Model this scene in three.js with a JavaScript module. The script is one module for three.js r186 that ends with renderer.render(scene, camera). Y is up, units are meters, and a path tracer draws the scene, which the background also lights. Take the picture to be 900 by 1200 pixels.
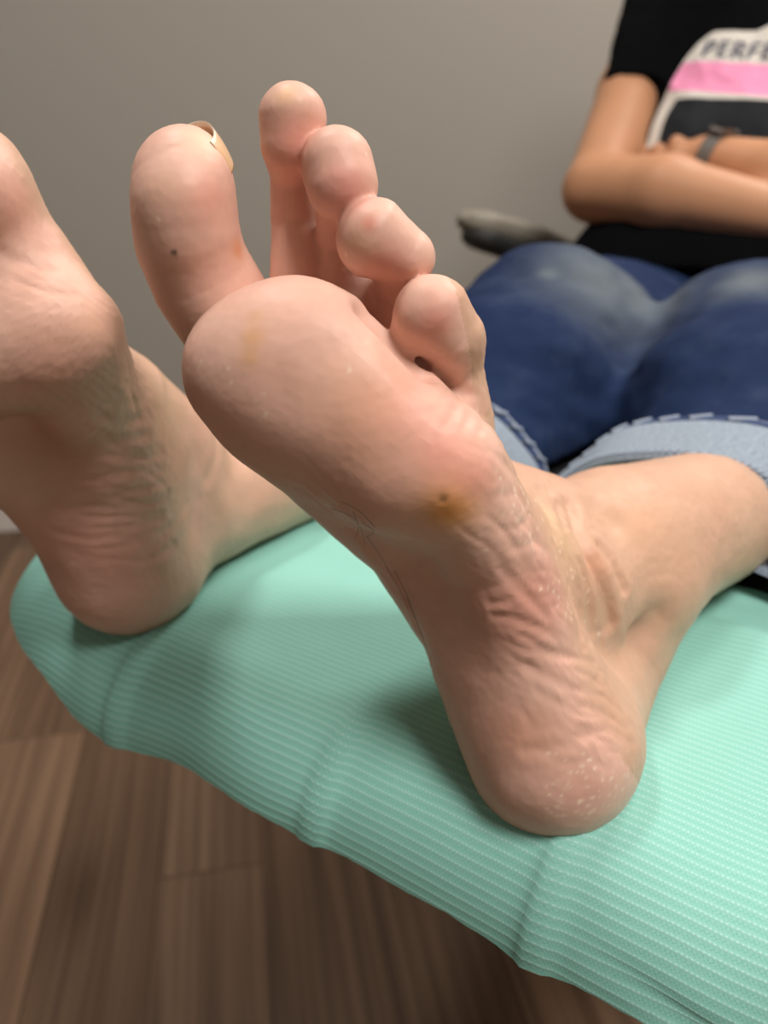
import * as THREE from 'three';
import { RectAreaLightUniformsLib } from 'three/addons/lights/RectAreaLightUniformsLib.js';
import { RoundedBoxGeometry } from 'three/addons/geometries/RoundedBoxGeometry.js';
import { mergeGeometries } from 'three/addons/utils/BufferGeometryUtils.js';
import { ImprovedNoise } from 'three/addons/math/ImprovedNoise.js';

// ------------------------------------------------------------------ camera, light, exposure
const F = 906, CAM_H = 0.96, PITCH = 25 * Math.PI / 180;
const scene = new THREE.Scene();
scene.background = new THREE.Color(0x0a0a0a);
const camera = new THREE.PerspectiveCamera(2 * Math.atan(600 / F) * 180 / Math.PI, 900 / 1200, 0.02, 30);
camera.position.set(0, CAM_H, 0);
camera.rotation.set(-PITCH, 0, 0);
camera.updateMatrixWorld(true);
camera.focus = 0.236; camera.userData.fStop = 8;
scene.add(camera);
const renderer = new THREE.WebGLRenderer({ antialias: true });
renderer.toneMapping = THREE.LinearToneMapping;
renderer.toneMappingExposure = 0.95;
renderer.shadowMap.enabled = true;
RectAreaLightUniformsLib.init();
const CEIL = 2.55;
// [x, z, width, depth, intensity]  ceiling panels of the treatment room
const LAMPS = [
  [-0.45, -0.8, 0.3, 0.3, 50],
  [0.68, 0.33, 0.6, 0.6, 36],
  [1.1, -1.45, 0.6, 0.6, 25],
];
const LAMP_COLOR = new THREE.Color(1.0, 0.945, 0.88);

// ------------------------------------------------------------------ small helpers
const V = (x, y, z) => new THREE.Vector3(x, y, z);
const clamp = (x, a, b) => x < a ? a : x > b ? b : x;
const sstep = (a, b, x) => { const t = clamp((x - a) / (b - a), 0, 1); return t * t * (3 - 2 * t); };
const lerp = (a, b, t) => a + (b - a) * t;
let seed = 7;
const rnd = () => { seed = (seed * 1664525 + 1013904223) >>> 0; return seed / 4294967296; };
const NZ = new ImprovedNoise();
const noise = (x, y, z) => NZ.noise(x + 31.7, y + 17.3, z + 53.1);
const fbm = (x, y, z, o = 3) => { let s = 0, a = 1, n = 0; for (let i = 0; i < o; i++) { s += a * noise(x, y, z); n += a; a *= 0.5; x *= 2.03; y *= 2.01; z *= 2.05; } return s / n; };
const lin = (r, g, b) => { const c = new THREE.Color().setRGB(r / 255, g / 255, b / 255, THREE.SRGBColorSpace); return [c.r, c.g, c.b]; };
// a place in the lens's frame: pixel of the photograph + distance along the view axis
const C = (x, y, d) => [(x - 450) / F * d, -(y - 600) / F * d, -d];
const camM = camera.matrixWorld.clone(), camInv = camM.clone().invert();
const W = (x, y, d) => V(...C(x, y, d)).applyMatrix4(camM);
const used = {};
function nm(n) { if (!(n in used)) { used[n] = 0; return n; } used[n]++; return n + '_' + String(used[n]).padStart(3, '0'); }
function mesh(name, geo, mat, parent) {
  const m = new THREE.Mesh(geo, mat); m.name = nm(name); m.castShadow = m.receiveShadow = true; (parent || scene).add(m); return m;
}
function tag(o, label, category, group) { o.userData.label = label; o.userData.category = category; if (group) o.userData.group = group; return o; }
function base(name, p) { const g = new THREE.Group(); g.name = nm(name); g.position.copy(p); scene.add(g); return g; }
const struct = (o) => { o.userData.kind = 'structure'; return o; };
function std(color, rough, extra = {}) { return new THREE.MeshPhysicalMaterial({ color, roughness: rough, ...extra }); }
function dataTex(w, h, fn, srgb) {
  const a = new Uint8Array(w * h * 4);
  for (let y = 0; y < h; y++) for (let x = 0; x < w; x++) { const c = fn(x / w, y / h), i = (y * w + x) * 4; a[i] = clamp(c[0], 0, 255); a[i + 1] = clamp(c[1], 0, 255); a[i + 2] = clamp(c[2], 0, 255); a[i + 3] = 255; }
  const t = new THREE.DataTexture(a, w, h); t.magFilter = THREE.LinearFilter; t.minFilter = THREE.LinearMipmapLinearFilter; t.generateMipmaps = true;
  t.wrapS = t.wrapT = THREE.RepeatWrapping; if (srgb) t.colorSpace = THREE.SRGBColorSpace; t.needsUpdate = true; return t;
}

// ------------------------------------------------------------------ distance fields and their meshing
const smin = (a, b, k) => { const h = Math.max(k - Math.abs(a - b), 0) / k; return Math.min(a, b) - h * h * k * 0.25; };
function rc(a, b, r1, r2) {                         // tapered capsule
  const ax = a[0], ay = a[1], az = a[2], bx = b[0] - ax, by = b[1] - ay, bz = b[2] - az, il = 1 / Math.max(bx * bx + by * by + bz * bz, 1e-12), dr = r2 - r1;
  return (x, y, z) => {
    const px = x - ax, py = y - ay, pz = z - az; let t = (px * bx + py * by + pz * bz) * il; t = t < 0 ? 0 : t > 1 ? 1 : t;
    const qx = px - bx * t, qy = py - by * t, qz = pz - bz * t; return Math.sqrt(qx * qx + qy * qy + qz * qz) - r1 - dr * t;
  };
}
function sph(c, r) { const cx = c[0], cy = c[1], cz = c[2]; return (x, y, z) => Math.sqrt((x - cx) ** 2 + (y - cy) ** 2 + (z - cz) ** 2) - r; }
function ell(c, u, v, ru, rv, rw) {                 // oriented ellipsoid: u, v axes, w = u x v
  const U = V(...u).normalize(), Vv = V(...v).addScaledVector(U, -V(...v).dot(U)).normalize(), Wv = U.clone().cross(Vv);
  return (x, y, z) => {
    x -= c[0]; y -= c[1]; z -= c[2];
    const a = (x * U.x + y * U.y + z * U.z) / ru, b = (x * Vv.x + y * Vv.y + z * Vv.z) / rv, d = (x * Wv.x + y * Wv.y + z * Wv.z) / rw;
    const k0 = Math.sqrt(a * a + b * b + d * d), k1 = Math.sqrt((a / ru) ** 2 + (b / rv) ** 2 + (d / rw) ** 2);
    return k1 < 1e-9 ? -Math.min(ru, rv, rw) : k0 * (k0 - 1) / k1;
  };
}
const uni = (k, fs) => (x, y, z) => { let d = fs[0](x, y, z); for (let i = 1; i < fs.length; i++) d = smin(d, fs[i](x, y, z), k); return d; };
const sub = (f, g, k) => (x, y, z) => { const a = f(x, y, z), b = -g(x, y, z), h = Math.max(k - Math.abs(a - b), 0) / k; return Math.max(a, b) + h * h * k * 0.25; };
// chain of [x, y, depth, radius in pixels]
function chainC(k, pts) {
  const out = [];
  for (let i = 0; i + 1 < pts.length; i++) { const a = pts[i], b = pts[i + 1]; out.push(rc(C(a[0], a[1], a[2]), C(b[0], b[1], b[2]), a[3] * a[2] / F, b[3] * b[2] / F)); }
  return [(x, y, z) => { let d = out[0](x, y, z); for (let i = 1; i < out.length; i++) { const e = out[i](x, y, z); if (e < d) d = e; } return d; }];
}
const ballC = (p) => sph(C(p[0], p[1], p[2]), p[3] * p[2] / F);

function surfaceNets(f, lo, hi, h) {
  const n = [0, 1, 2].map((i) => Math.ceil((hi[i] - lo[i]) / h) + 1), [nx, ny, nz] = n, B = 8;
  const g = new Float32Array(nx * ny * nz).fill(1);
  const hd = h * B * Math.sqrt(3) / 2;
  for (let bz = 0; bz < nz; bz += B) for (let by = 0; by < ny; by += B) for (let bx = 0; bx < nx; bx += B) {
    const d = f(lo[0] + (bx + B / 2) * h, lo[1] + (by + B / 2) * h, lo[2] + (bz + B / 2) * h);
    const far = Math.abs(d) > hd * 1.7 + 0.002;
    for (let z = bz; z < Math.min(bz + B, nz); z++) for (let y = by; y < Math.min(by + B, ny); y++) {
      let i = (z * ny + y) * nx + bx;
      for (let x = bx; x < Math.min(bx + B, nx); x++, i++) g[i] = far ? d : f(lo[0] + x * h, lo[1] + y * h, lo[2] + z * h);
    }
  }
  // close the box
  for (let z = 0; z < nz; z++) for (let y = 0; y < ny; y++) for (let x = 0; x < nx; x++) if (!x || !y || !z || x === nx - 1 || y === ny - 1 || z === nz - 1) { const i = (z * ny + y) * nx + x; if (g[i] < h * 0.5) g[i] = h * 0.5; }
  const id = new Int32Array(nx * ny * nz).fill(-1), pos = [], idx = [];
  const off = [0, 1, nx, nx + 1, nx * ny, nx * ny + 1, nx * ny + nx, nx * ny + nx + 1];
  const E = [[0, 1], [0, 2], [0, 4], [1, 3], [1, 5], [2, 3], [2, 6], [3, 7], [4, 5], [4, 6], [5, 7], [6, 7]];
  for (let z = 0; z < nz - 1; z++) for (let y = 0; y < ny - 1; y++) for (let x = 0; x < nx - 1; x++) {
    const i = (z * ny + y) * nx + x; let m = 0;
    for (let k = 0; k < 8; k++) if (g[i + off[k]] < 0) m |= 1 << k;
    if (m === 0 || m === 255) continue;
    let sx = 0, sy = 0, sz = 0, c = 0;
    for (const [a, b] of E) if (((m >> a) & 1) !== ((m >> b) & 1)) {
      const ga = g[i + off[a]], gb = g[i + off[b]], t = ga / (ga - gb);
      sx += lerp(a & 1, b & 1, t); sy += lerp((a >> 1) & 1, (b >> 1) & 1, t); sz += lerp(a >> 2, b >> 2, t); c++;
    }
    id[i] = pos.length / 3; pos.push(lo[0] + (x + sx / c) * h, lo[1] + (y + sy / c) * h, lo[2] + (z + sz / c) * h);
  }
  const quad = (a, b, c, d, flip) => { if (a < 0 || b < 0 || c < 0 || d < 0) return; if (flip) idx.push(a, c, b, a, d, c); else idx.push(a, b, c, a, c, d); };
  for (let z = 1; z < nz - 1; z++) for (let y = 1; y < ny - 1; y++) for (let x = 1; x < nx - 1; x++) {
    const i = (z * ny + y) * nx + x, s = g[i] < 0;
    if (s !== (g[i + 1] < 0)) quad(id[i], id[i - nx], id[i - nx - nx * ny], id[i - nx * ny], s);
    if (s !== (g[i + nx] < 0)) quad(id[i], id[i - nx * ny], id[i - 1 - nx * ny], id[i - 1], s);
    if (s !== (g[i + nx * ny] < 0)) quad(id[i], id[i - 1], id[i - 1 - nx], id[i - nx], s);
  }
  return { pos: new Float32Array(pos), idx };
}
function grad(f, x, y, z, e = 0.0008) {
  const gx = f(x + e, y, z) - f(x - e, y, z), gy = f(x, y + e, z) - f(x, y - e, z), gz = f(x, y, z + e) - f(x, y, z - e), l = Math.hypot(gx, gy, gz) || 1;
  return [gx / l, gy / l, gz / l];
}
// mesh a field; shade(p, normal) -> { d: displacement along the normal, c: [r, g, b] }
function fieldGeo(f, lo, hi, h, shade, matrix) {
  const { pos, idx } = surfaceNets(f, lo, hi, h), n = pos.length / 3, col = new Float32Array(n * 3);
  const fl = (p) => { const g = grad(f, pos[p * 3], pos[p * 3 + 1], pos[p * 3 + 2], h * 0.7); return g; };
  for (let i = 0; i < n; i++) {
    const g = fl(i), x = pos[i * 3], y = pos[i * 3 + 1], z = pos[i * 3 + 2], r = shade([x, y, z], g);
    pos[i * 3] += g[0] * r.d; pos[i * 3 + 1] += g[1] * r.d; pos[i * 3 + 2] += g[2] * r.d;
    col[i * 3] = r.c[0]; col[i * 3 + 1] = r.c[1]; col[i * 3 + 2] = r.c[2];
  }
  const geo = new THREE.BufferGeometry();
  geo.setAttribute('position', new THREE.BufferAttribute(pos, 3)); geo.setAttribute('color', new THREE.BufferAttribute(col, 3)); geo.setIndex(idx);
  if (matrix) geo.applyMatrix4(matrix);
  geo.computeVertexNormals();
  return geo;
}
function snapper(f) {                               // where the sight line of a pixel meets a field
  return (px, py, d0 = 0.12, d1 = 1.5) => {
    const dir = C(px, py, 1), l = Math.hypot(...dir), u = dir.map((v) => v / l); let t = d0 * l;
    for (let i = 0; i < 200; i++) { const d = f(u[0] * t, u[1] * t, u[2] * t); if (d < 0.0003) break; t += Math.max(d * 0.7, 0.0002); if (t > d1) return null; }
    return [u[0] * t, u[1] * t, u[2] * t];
  };
}
const dist3 = (p, q) => Math.hypot(p[0] - q[0], p[1] - q[1], p[2] - q[2]);
function segDist(p, a, b) {
  const bx = b[0] - a[0], by = b[1] - a[1], bz = b[2] - a[2], px = p[0] - a[0], py = p[1] - a[1], pz = p[2] - a[2];
  const t = clamp((px * bx + py * by + pz * bz) / (bx * bx + by * by + bz * bz + 1e-12), 0, 1);
  return Math.hypot(px - bx * t, py - by * t, pz - bz * t);
}
// creases and spots listed in pixels, snapped onto a field
function snapLines(snap, list) {
  const out = [];
  for (const [w, depth, pts] of list) {
    const q = pts.map(([x, y]) => snap(x, y)).filter(Boolean); if (q.length < 2) continue;
    const c = [0, 1, 2].map((k) => q.reduce((s, p) => s + p[k], 0) / q.length), R = Math.max(...q.map((p) => dist3(p, c))) + w * 3;
    out.push({ w: w * 1.15, depth: depth * 0.36, q, c, R: R * 1.2 });
  }
  return out;
}
function linesAt(L, p) {
  let d = 0;
  for (const l of L) {
    if (dist3(p, l.c) > l.R) continue;
    let m = 1e9; for (let i = 0; i + 1 < l.q.length; i++) m = Math.min(m, segDist(p, l.q[i], l.q[i + 1]));
    if (m < l.w * 3) { const e = m / l.w; d += l.depth * (Math.exp(-e * e) - 0.25 * Math.exp(-((e - 1.8) ** 2))); }
  }
  return d;
}
function snapSpots(snap, list) { return list.map(([x, y, rpx, col, s]) => { const p = snap(x, y); return p && { p, r: rpx * -p[2] / F, c: lin(...col), s: Math.min(0.92, s * 1.2) }; }).filter(Boolean); }
function paint(c, S, p) {
  for (const b of S) { const e = dist3(p, b.p) / b.r; if (e < 2.2) { const t = b.s * Math.exp(-e * e * 1.4); c[0] = lerp(c[0], b.c[0], t); c[1] = lerp(c[1], b.c[1], t); c[2] = lerp(c[2], b.c[2], t); } }
  return c;
}

// ------------------------------------------------------------------ the room
const RY = 11 * Math.PI / 180;                       // the room is turned a little from the camera's heading
const roomM = new THREE.Matrix4().makeRotationY(RY);
const RW = 2.3, RBACK = -2.1, RFRONT = 1.9;          // half width, far wall, near wall (room frame)
const wallTex = dataTex(256, 256, (u, v) => { const n = 128 + 34 * (noise(u * 64, v * 64, 1) + noise(u * 128, v * 128, 2) * 0.6); return [n, n, n]; });
wallTex.repeat.set(6, 4);
const wallMat = std(new THREE.Color().setRGB(0.37, 0.345, 0.31), 0.75, { bumpMap: wallTex, bumpScale: 0.0006, specularIntensity: 0.4 });
const whiteMat = std(new THREE.Color().setRGB(0.74, 0.70, 0.66), 0.45);
function roomBox(name, w, h, d, x, y, z, mat) {
  const m = mesh(name, new THREE.BoxGeometry(w, h, d), mat); m.position.set(x, y, z).applyMatrix4(roomM); m.rotation.y = RY; return struct(m);
}
roomBox('wall_back', RW * 2 + 0.2, CEIL, 0.1, 0, CEIL / 2, RBACK - 0.05, wallMat);
roomBox('wall_front', RW * 2 + 0.2, CEIL, 0.1, 0, CEIL / 2, RFRONT + 0.05, wallMat);
roomBox('wall_left', 0.1, CEIL, RFRONT - RBACK, -RW - 0.05, CEIL / 2, (RFRONT + RBACK) / 2, wallMat);
roomBox('wall_right', 0.1, CEIL, RFRONT - RBACK, RW + 0.05, CEIL / 2, (RFRONT + RBACK) / 2, wallMat);
roomBox('ceiling', RW * 2 + 0.2, 0.1, RFRONT - RBACK + 0.2, 0, CEIL + 0.05, (RFRONT + RBACK) / 2, std(new THREE.Color().setRGB(0.78, 0.76, 0.72), 0.9));
{ // baseboards with a rounded top edge
  const prof = new THREE.Shape(); prof.moveTo(0, 0); prof.lineTo(0.014, 0); prof.lineTo(0.014, 0.085); prof.quadraticCurveTo(0.013, 0.1, 0, 0.1); prof.lineTo(0, 0);
  const mk = (name, len, x, z, ry) => {
    const g = new THREE.ExtrudeGeometry(prof, { depth: len, bevelEnabled: false }); g.translate(0, 0, -len / 2);
    const m = mesh(name, g, whiteMat); m.position.set(x, 0.004, z).applyMatrix4(roomM); m.rotation.y = RY + ry; struct(m);
  };
  mk('baseboard_back', RW * 2, 0, RBACK, -Math.PI / 2); mk('baseboard_left', RFRONT - RBACK, -RW, (RFRONT + RBACK) / 2, 0);
  mk('baseboard_right', RFRONT - RBACK, RW, (RFRONT + RBACK) / 2, Math.PI); mk('baseboard_front', RW * 2, 0, RFRONT, Math.PI / 2);
}
{ // vinyl plank floor, every plank a piece of its own
  const fl = roomBox('floor', RW * 2 + 0.2, 0.08, RFRONT - RBACK + 0.2, 0, -0.04 - 0.004, (RFRONT + RBACK) / 2, std(new THREE.Color().setRGB(0.03, 0.02, 0.015), 0.9));
  const woods = [0, 1, 2].map((s) => dataTex(256, 1024, (u, v) => {
    const gx = u * 5 + s * 11, w = fbm(gx * 2.2 + 0.8 * noise(u * 2, v * 2, s), v * 1.6, s * 7, 4), f = noise(gx * 22, v * 9, s + 3), k = noise(gx * 60, v * 22, s + 5);
    const knot = Math.exp(-(((u - 0.3 - 0.2 * s) * 5) ** 2 + ((v - 0.35 - 0.2 * s) * 18) ** 2));
    const t = 0.5 + 0.75 * w + 0.14 * f + 0.08 * k - 0.35 * knot;
    return [lerp(98, 158, t), lerp(78, 131, t), lerp(64, 108, t)];
  }, true));
  const mats = [];
  for (const w of woods) for (const tint of [[1, 1, 1], [0.78, 0.76, 0.74], [1.12, 1.1, 1.07]]) mats.push(std(new THREE.Color().setRGB(0.86 * tint[0], 0.83 * tint[1], 0.81 * tint[2]), 0.42, { map: w, bumpMap: w, bumpScale: 0.0004, specularIntensity: 0.5 }));
  const PW = 0.152, PL = 1.22, g = new THREE.BoxGeometry(PW - 0.0015, 0.004, PL - 0.0015);
  const cz = (RFRONT + RBACK) / 2;
  let row = 0;
  for (let x = -RW + PW / 2; x < RW; x += PW, row++) {
    const st = (row * 0.433) % PL;
    for (let z = RBACK - st + PL / 2; z - PL / 2 < RFRONT; z += PL) {
      const z0 = Math.max(z - PL / 2, RBACK), z1 = Math.min(z + PL / 2, RFRONT); if (z1 - z0 < 0.05) { rnd(); continue; }
      const m = mesh('plank', g, mats[Math.floor(rnd() * mats.length)], fl); m.position.set(x, 0.042, (z0 + z1) / 2 - cz); m.scale.z = (z1 - z0) / PL;
    }
  }
}
{ // recessed ceiling panels: a frame, a glowing diffuser and a light of the same size
  const fm = std(new THREE.Color().setRGB(0.8, 0.8, 0.8), 0.5);
  const labels = ['small square ceiling panel above the floor left of the chair', 'large square ceiling panel above the feet', 'large square ceiling panel above the seated person'];
  LAMPS.forEach(([x, z, w, d, I], i) => {
    const t = tag(base('ceiling_light', V(x, CEIL, z)), labels[i], 'light');
    const dm = new THREE.MeshStandardMaterial({ color: 0xffffff, emissive: LAMP_COLOR, emissiveIntensity: 1.2, roughness: 0.8 });
    const df = mesh('diffuser', new THREE.BoxGeometry(w, 0.01, d), dm, t); df.position.y = -0.012;
    for (const s of [-1, 1]) {
      const a = mesh('frame_bar', new RoundedBoxGeometry(w + 0.05, 0.024, 0.024, 2, 0.004), fm, t); a.position.set(0, -0.013, s * (d / 2 + 0.012));
      const b = mesh('frame_bar', new RoundedBoxGeometry(0.024, 0.024, d, 2, 0.004), fm, t); b.position.set(s * (w / 2 + 0.012), -0.013, 0);
    }
    const L = new THREE.RectAreaLight(LAMP_COLOR, I, w, d); L.position.set(0, -0.03, 0); L.rotation.x = -Math.PI / 2; t.add(L);
  });
}

// ------------------------------------------------------------------ the treatment chair
const TH = 33 * Math.PI / 180, TOP = CAM_H - 0.212;            // the chair's heading and the height of its draped leg rest
const CA = V(Math.sin(TH), 0, -Math.cos(TH)), CR = V(Math.cos(TH), 0, Math.sin(TH));   // along the chair (away) and across it (to the right)
const O = V(0.05, 0, -0.172);                                  // middle of the draped front edge, on the floor
const chairP = (s, t, y) => O.clone().addScaledVector(CR, s).addScaledVector(CA, t).setY(y);
const SL = -0.387, SR = 0.20;                                  // left and right side of the leg rest
const blackVinyl = std(new THREE.Color().setRGB(0.012, 0.012, 0.013), 0.5);
const taupe = std(new THREE.Color().setRGB(0.28, 0.255, 0.21), 0.55);
const darkPlastic = std(new THREE.Color().setRGB(0.018, 0.018, 0.016), 0.6);
const steel = std(new THREE.Color().setRGB(0.5, 0.5, 0.5), 0.35, { metalness: 0.8 });
{
  const ch = tag(base('treatment_chair', chairP((SL + SR) / 2, 0.75, 0)), 'reclining treatment chair with black cushions and taupe padded armrest', 'chair');
  ch.rotation.y = -TH;                                         // local x = across, local -z = along
  const bx = (name, w, h, d, x, y, z, r, mat, parent) => { const m = mesh(name, new RoundedBoxGeometry(w, h, d, 5, r), mat, parent || ch); m.position.set(x, y, z); return m; };
  const wd = SR - SL, mid = (t) => 0.75 - t;                   // t from the draped edge -> local z
  { // leg rest: rounded plan, rounded edge
    const s = new THREE.Shape(), r = 0.10, x0 = -wd / 2 + 0.05, x1 = wd / 2 - 0.05, z0 = 0.05, z1 = 0.5;
    s.moveTo(x0, z1); s.lineTo(x0, z0 + r); s.quadraticCurveTo(x0, z0, x0 + r, z0); s.lineTo(x1 - r, z0); s.quadraticCurveTo(x1, z0, x1, z0 + r); s.lineTo(x1, z1); s.lineTo(x0, z1);
    const g = new THREE.ExtrudeGeometry(s, { depth: 0.004, bevelEnabled: true, bevelThickness: 0.022, bevelSize: 0.03, bevelSegments: 8, curveSegments: 16 });
    g.rotateX(-Math.PI / 2);                                   // shape y -> -z, depth -> up
    g.translate(0, TOP - 0.004 - 0.026, 0.75);
    mesh('leg_rest_cushion', g, blackVinyl, ch);
  }
  bx('leg_rest_plate', wd - 0.24, 0.02, 0.36, 0, TOP - 0.062, mid(0.34), 0.006, steel);
  bx('seat_cushion', wd, 0.1, 0.5, 0, TOP - 0.175, mid(0.80), 0.04, blackVinyl);
  const bk = bx('backrest', wd, 0.8, 0.1, 0, TOP + 0.12, mid(1.34), 0.04, taupe); bk.rotation.x = -0.6;
  const hr = bx('headrest', 0.3, 0.2, 0.09, 0, TOP + 0.56, mid(1.66), 0.035, taupe); hr.rotation.x = -0.5;
  bx('seat_frame', wd - 0.14, 0.06, 0.6, 0, TOP - 0.245, mid(0.85), 0.01, darkPlastic);
  const col = mesh('lift_column', new THREE.CylinderGeometry(0.1, 0.12, TOP - 0.31, 32), steel, ch); col.position.set(0, (TOP - 0.31) / 2 + 0.035, mid(0.85));
  bx('base_plate', 0.42, 0.04, 0.6, 0, 0.02, mid(1.05), 0.015, darkPlastic);
  // armrest: a long flat pad on a curved arm, on the person's right side
  const inv = new THREE.Matrix4().copy(ch.matrix.compose(ch.position, ch.quaternion, ch.scale)).invert();
  const L = (x, y, d) => W(x, y, d).applyMatrix4(inv);
  const sweep = (name, pts, rw, rh, mat, par, taper = 1) => {   // flattened rounded bar along a curve
    const cv = new THREE.CatmullRomCurve3(pts), N = 40, M = 20, pos = [], idx = [], up = V(0, 1, 0);
    for (let i = 0; i <= N; i++) {
      const t = i / N, p = cv.getPoint(t), T = cv.getTangent(t), S = T.clone().cross(up).normalize(), Q = S.clone().cross(T).normalize();
      const e = Math.min(t, 1 - t) * 5, k = e < 1 ? Math.sqrt(1 - (1 - e) ** 2) : 1, tp = lerp(1, taper, t);
      for (let j = 0; j < M; j++) { const a = j / M * 2 * Math.PI, c = Math.cos(a), s = Math.sin(a), q = 1 / Math.pow(c ** 4 + s ** 4, 0.25); const v = p.clone().addScaledVector(S, c * q * rw * k * tp).addScaledVector(Q, s * q * rh * Math.max(k, 0.02) * tp); pos.push(v.x, v.y, v.z); }
    }
    for (let i = 0; i < N; i++) for (let j = 0; j < M; j++) { const a = i * M + j, b = i * M + (j + 1) % M, c = a + M, d = b + M; idx.push(a, b, c, b, d, c); }
    const g = new THREE.BufferGeometry(); g.setAttribute('position', new THREE.Float32BufferAttribute(pos, 3)); g.setIndex(idx); g.computeVertexNormals();
    return mesh(name, g, mat, par);
  };
  const pad = sweep('armrest', [L(540, 256, 1.22), L(575, 265, 1.25), L(615, 276, 1.29), L(650, 292, 1.33), L(672, 305, 1.36)], 0.042, 0.02, taupe, ch);
  sweep('armrest_shell', [L(546, 272, 1.22), L(575, 284, 1.25), L(612, 296, 1.285), L(648, 312, 1.33), L(670, 328, 1.36)], 0.036, 0.018, darkPlastic, pad);
  sweep('armrest_support', [L(600, 282, 1.275), L(625, 296, 1.29), L(638, 315, 1.3), L(645, 350, 1.31), L(650, 420, 1.33)], 0.02, 0.02, darkPlastic, pad);
}

// ------------------------------------------------------------------ the green paper drape
{
  const PER = 0.0036, N = 8;                                    // rib pitch, ribs per tile
  const rib = (u, v) => {
    const p = v * N, k = p - Math.floor(p), row = Math.floor(p), q = u * 18 + (row % 2) * 0.5, dq = Math.abs(q - Math.floor(q) - 0.5);
    const ridge = Math.exp(-(((k - 0.5) / 0.16) ** 2)), dots = Math.exp(-(((k - 0.5) / 0.1) ** 2)) * (dq < 0.2 ? 1 : 0), dim = Math.exp(-(((k - 0.02) / 0.2) ** 2)) + Math.exp(-(((k - 1.02) / 0.2) ** 2));
    return { ridge, dots, dim, tick: dim * (dq < 0.22 ? 1 : 0) };
  };
  const bump = dataTex(512, 512, (u, v) => { const r = rib(u, v); const h = 90 + 95 * r.ridge + 40 * r.dots - 60 * r.tick + 16 * noise(u * 60, v * 60, 4); return [h, h, h]; });
  const colr = dataTex(512, 512, (u, v) => { const r = rib(u, v), n = 10 * noise(u * 40, v * 40, 9), a = 30 * r.dots + 7 * r.ridge - 14 * r.tick; return [154 + a + n, 217 + a * 0.5 + n * 0.6, 204 + a * 0.7 + n * 0.7]; }, true);
  const tile = PER * N; for (const t of [bump, colr]) t.repeat.set(1 / tile, 1 / tile);
  const mat = std(new THREE.Color().setRGB(0.81, 0.81, 0.81), 0.62, { map: colr, bumpMap: bump, bumpScale: 0.00021, specularIntensity: 0.35 });
  const R = 0.045, cr = 0.075, x0 = SL + R, x1 = SR - R, y0 = R, tBack = 0.235;
  const step = 0.004, u0 = SL - 0.07, u1 = SR + 0.07, v0 = -0.09, v1 = tBack, nu = Math.round((u1 - u0) / step), nv = Math.round((v1 - v0) / step);
  // fold marks running down the hanging edge (across position)
  const folds = [-0.212, -0.095, -0.001, 0.125];
  const qmaxAt = (s, t) => {
    let e = 0.060 + 0.006 * Math.exp(-(((s + 0.205) / 0.05) ** 2)) - 0.014 * sstep(-0.23, -0.31, s) + 0.0012 * noise(s * 40, t * 40, 2) + 0.0008 * noise(s * 130, t * 130, 5);
    for (const f of folds) e += 0.004 * Math.exp(-Math.abs(s - f) / 0.035) * (t < 0.1 ? 1 : 0);
    return e;
  };
  const P = (u, v) => {
    // inset rounded outline of the flat top, open at the back
    const cx = (x0 + x1) / 2, hw = (x1 - x0) / 2, sx = Math.sign(u - cx), ax = Math.abs(u - cx) - (hw - cr), ay = (y0 + cr) - v;
    let q, nx, ny;
    if (ax > 0 && ay > 0) { const l = Math.hypot(ax, ay); q = l - cr; nx = sx * ax / l; ny = -ay / l; }
    else if (ax - cr > ay - cr) { q = ax - cr; nx = sx; ny = 0; } else { q = ay - cr; nx = 0; ny = -1; }
    let s = u, t = v, drop = 0, S = u, T = v;
    if (q > 0) {
      let bs = u - nx * q, bt = v - ny * q;
      const qm = qmaxAt(bs, bt); if (q > qm) { q = qm; S = bs + nx * q; T = bt + ny * q; }
      const a = Math.min(q / R, Math.PI / 2), ex = Math.max(0, q - R * Math.PI / 2);
      const out = R * Math.sin(a) + ex * 0.15 + 0.004 * a * noise(bs * 18, bt * 18, 7);
      s = bs + nx * out; t = bt + ny * out; drop = R * (1 - Math.cos(a)) + ex;
    }
    // creases of the unfolded sheet and soft unevenness
    let y = TOP - drop + 0.0016 * noise(s * 14, t * 14, 3) + 0.0007 * noise(s * 45, t * 45, 6);
    for (const f of folds) { const e = (s - f) / 0.0045, k = Math.exp(-e * e) * (1 - sstep(0.05, 0.09, v)); y += 0.0012 * k; t -= 0.0026 * k; s += 0.002 * k * Math.sign(e); }
    { // slanting fold near the right end of the hem
      const e = (v - (-0.004 - 0.18 * (u - 0.02))) / 0.004, k = Math.exp(-e * e) * sstep(0.0, 0.05, u); t += 0.0022 * k; y += 0.0006 * k;
      const e2 = (v - 0.062 - 0.02 * Math.sin(u * 9)) / 0.004, k2 = Math.exp(-e2 * e2) * sstep(0.02, 0.08, u); y += 0.0008 * k2;
    }
    { // rumpled back edge on the right
      const k = sstep(0.145, 0.22, v) * sstep(-0.02, 0.05, u); y += k * (0.012 * Math.max(0, Math.sin((v - 0.155) * 75 + u * 8)) + 0.004 * noise(u * 25, v * 60, 1));
    }
    return { p: chairP(s, t, y), S, T };
  };
  const pos = [], uv = [], idx = [];
  for (let j = 0; j <= nv; j++) for (let i = 0; i <= nu; i++) { const r = P(lerp(u0, u1, i / nu), lerp(v0, v1, j / nv)); pos.push(r.p.x, r.p.y, r.p.z); uv.push(r.S, r.T); }
  for (let j = 0; j < nv; j++) for (let i = 0; i < nu; i++) { const a = j * (nu + 1) + i, b = a + 1, c = a + nu + 1, d = c + 1; idx.push(a, b, c, b, d, c); }
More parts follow.
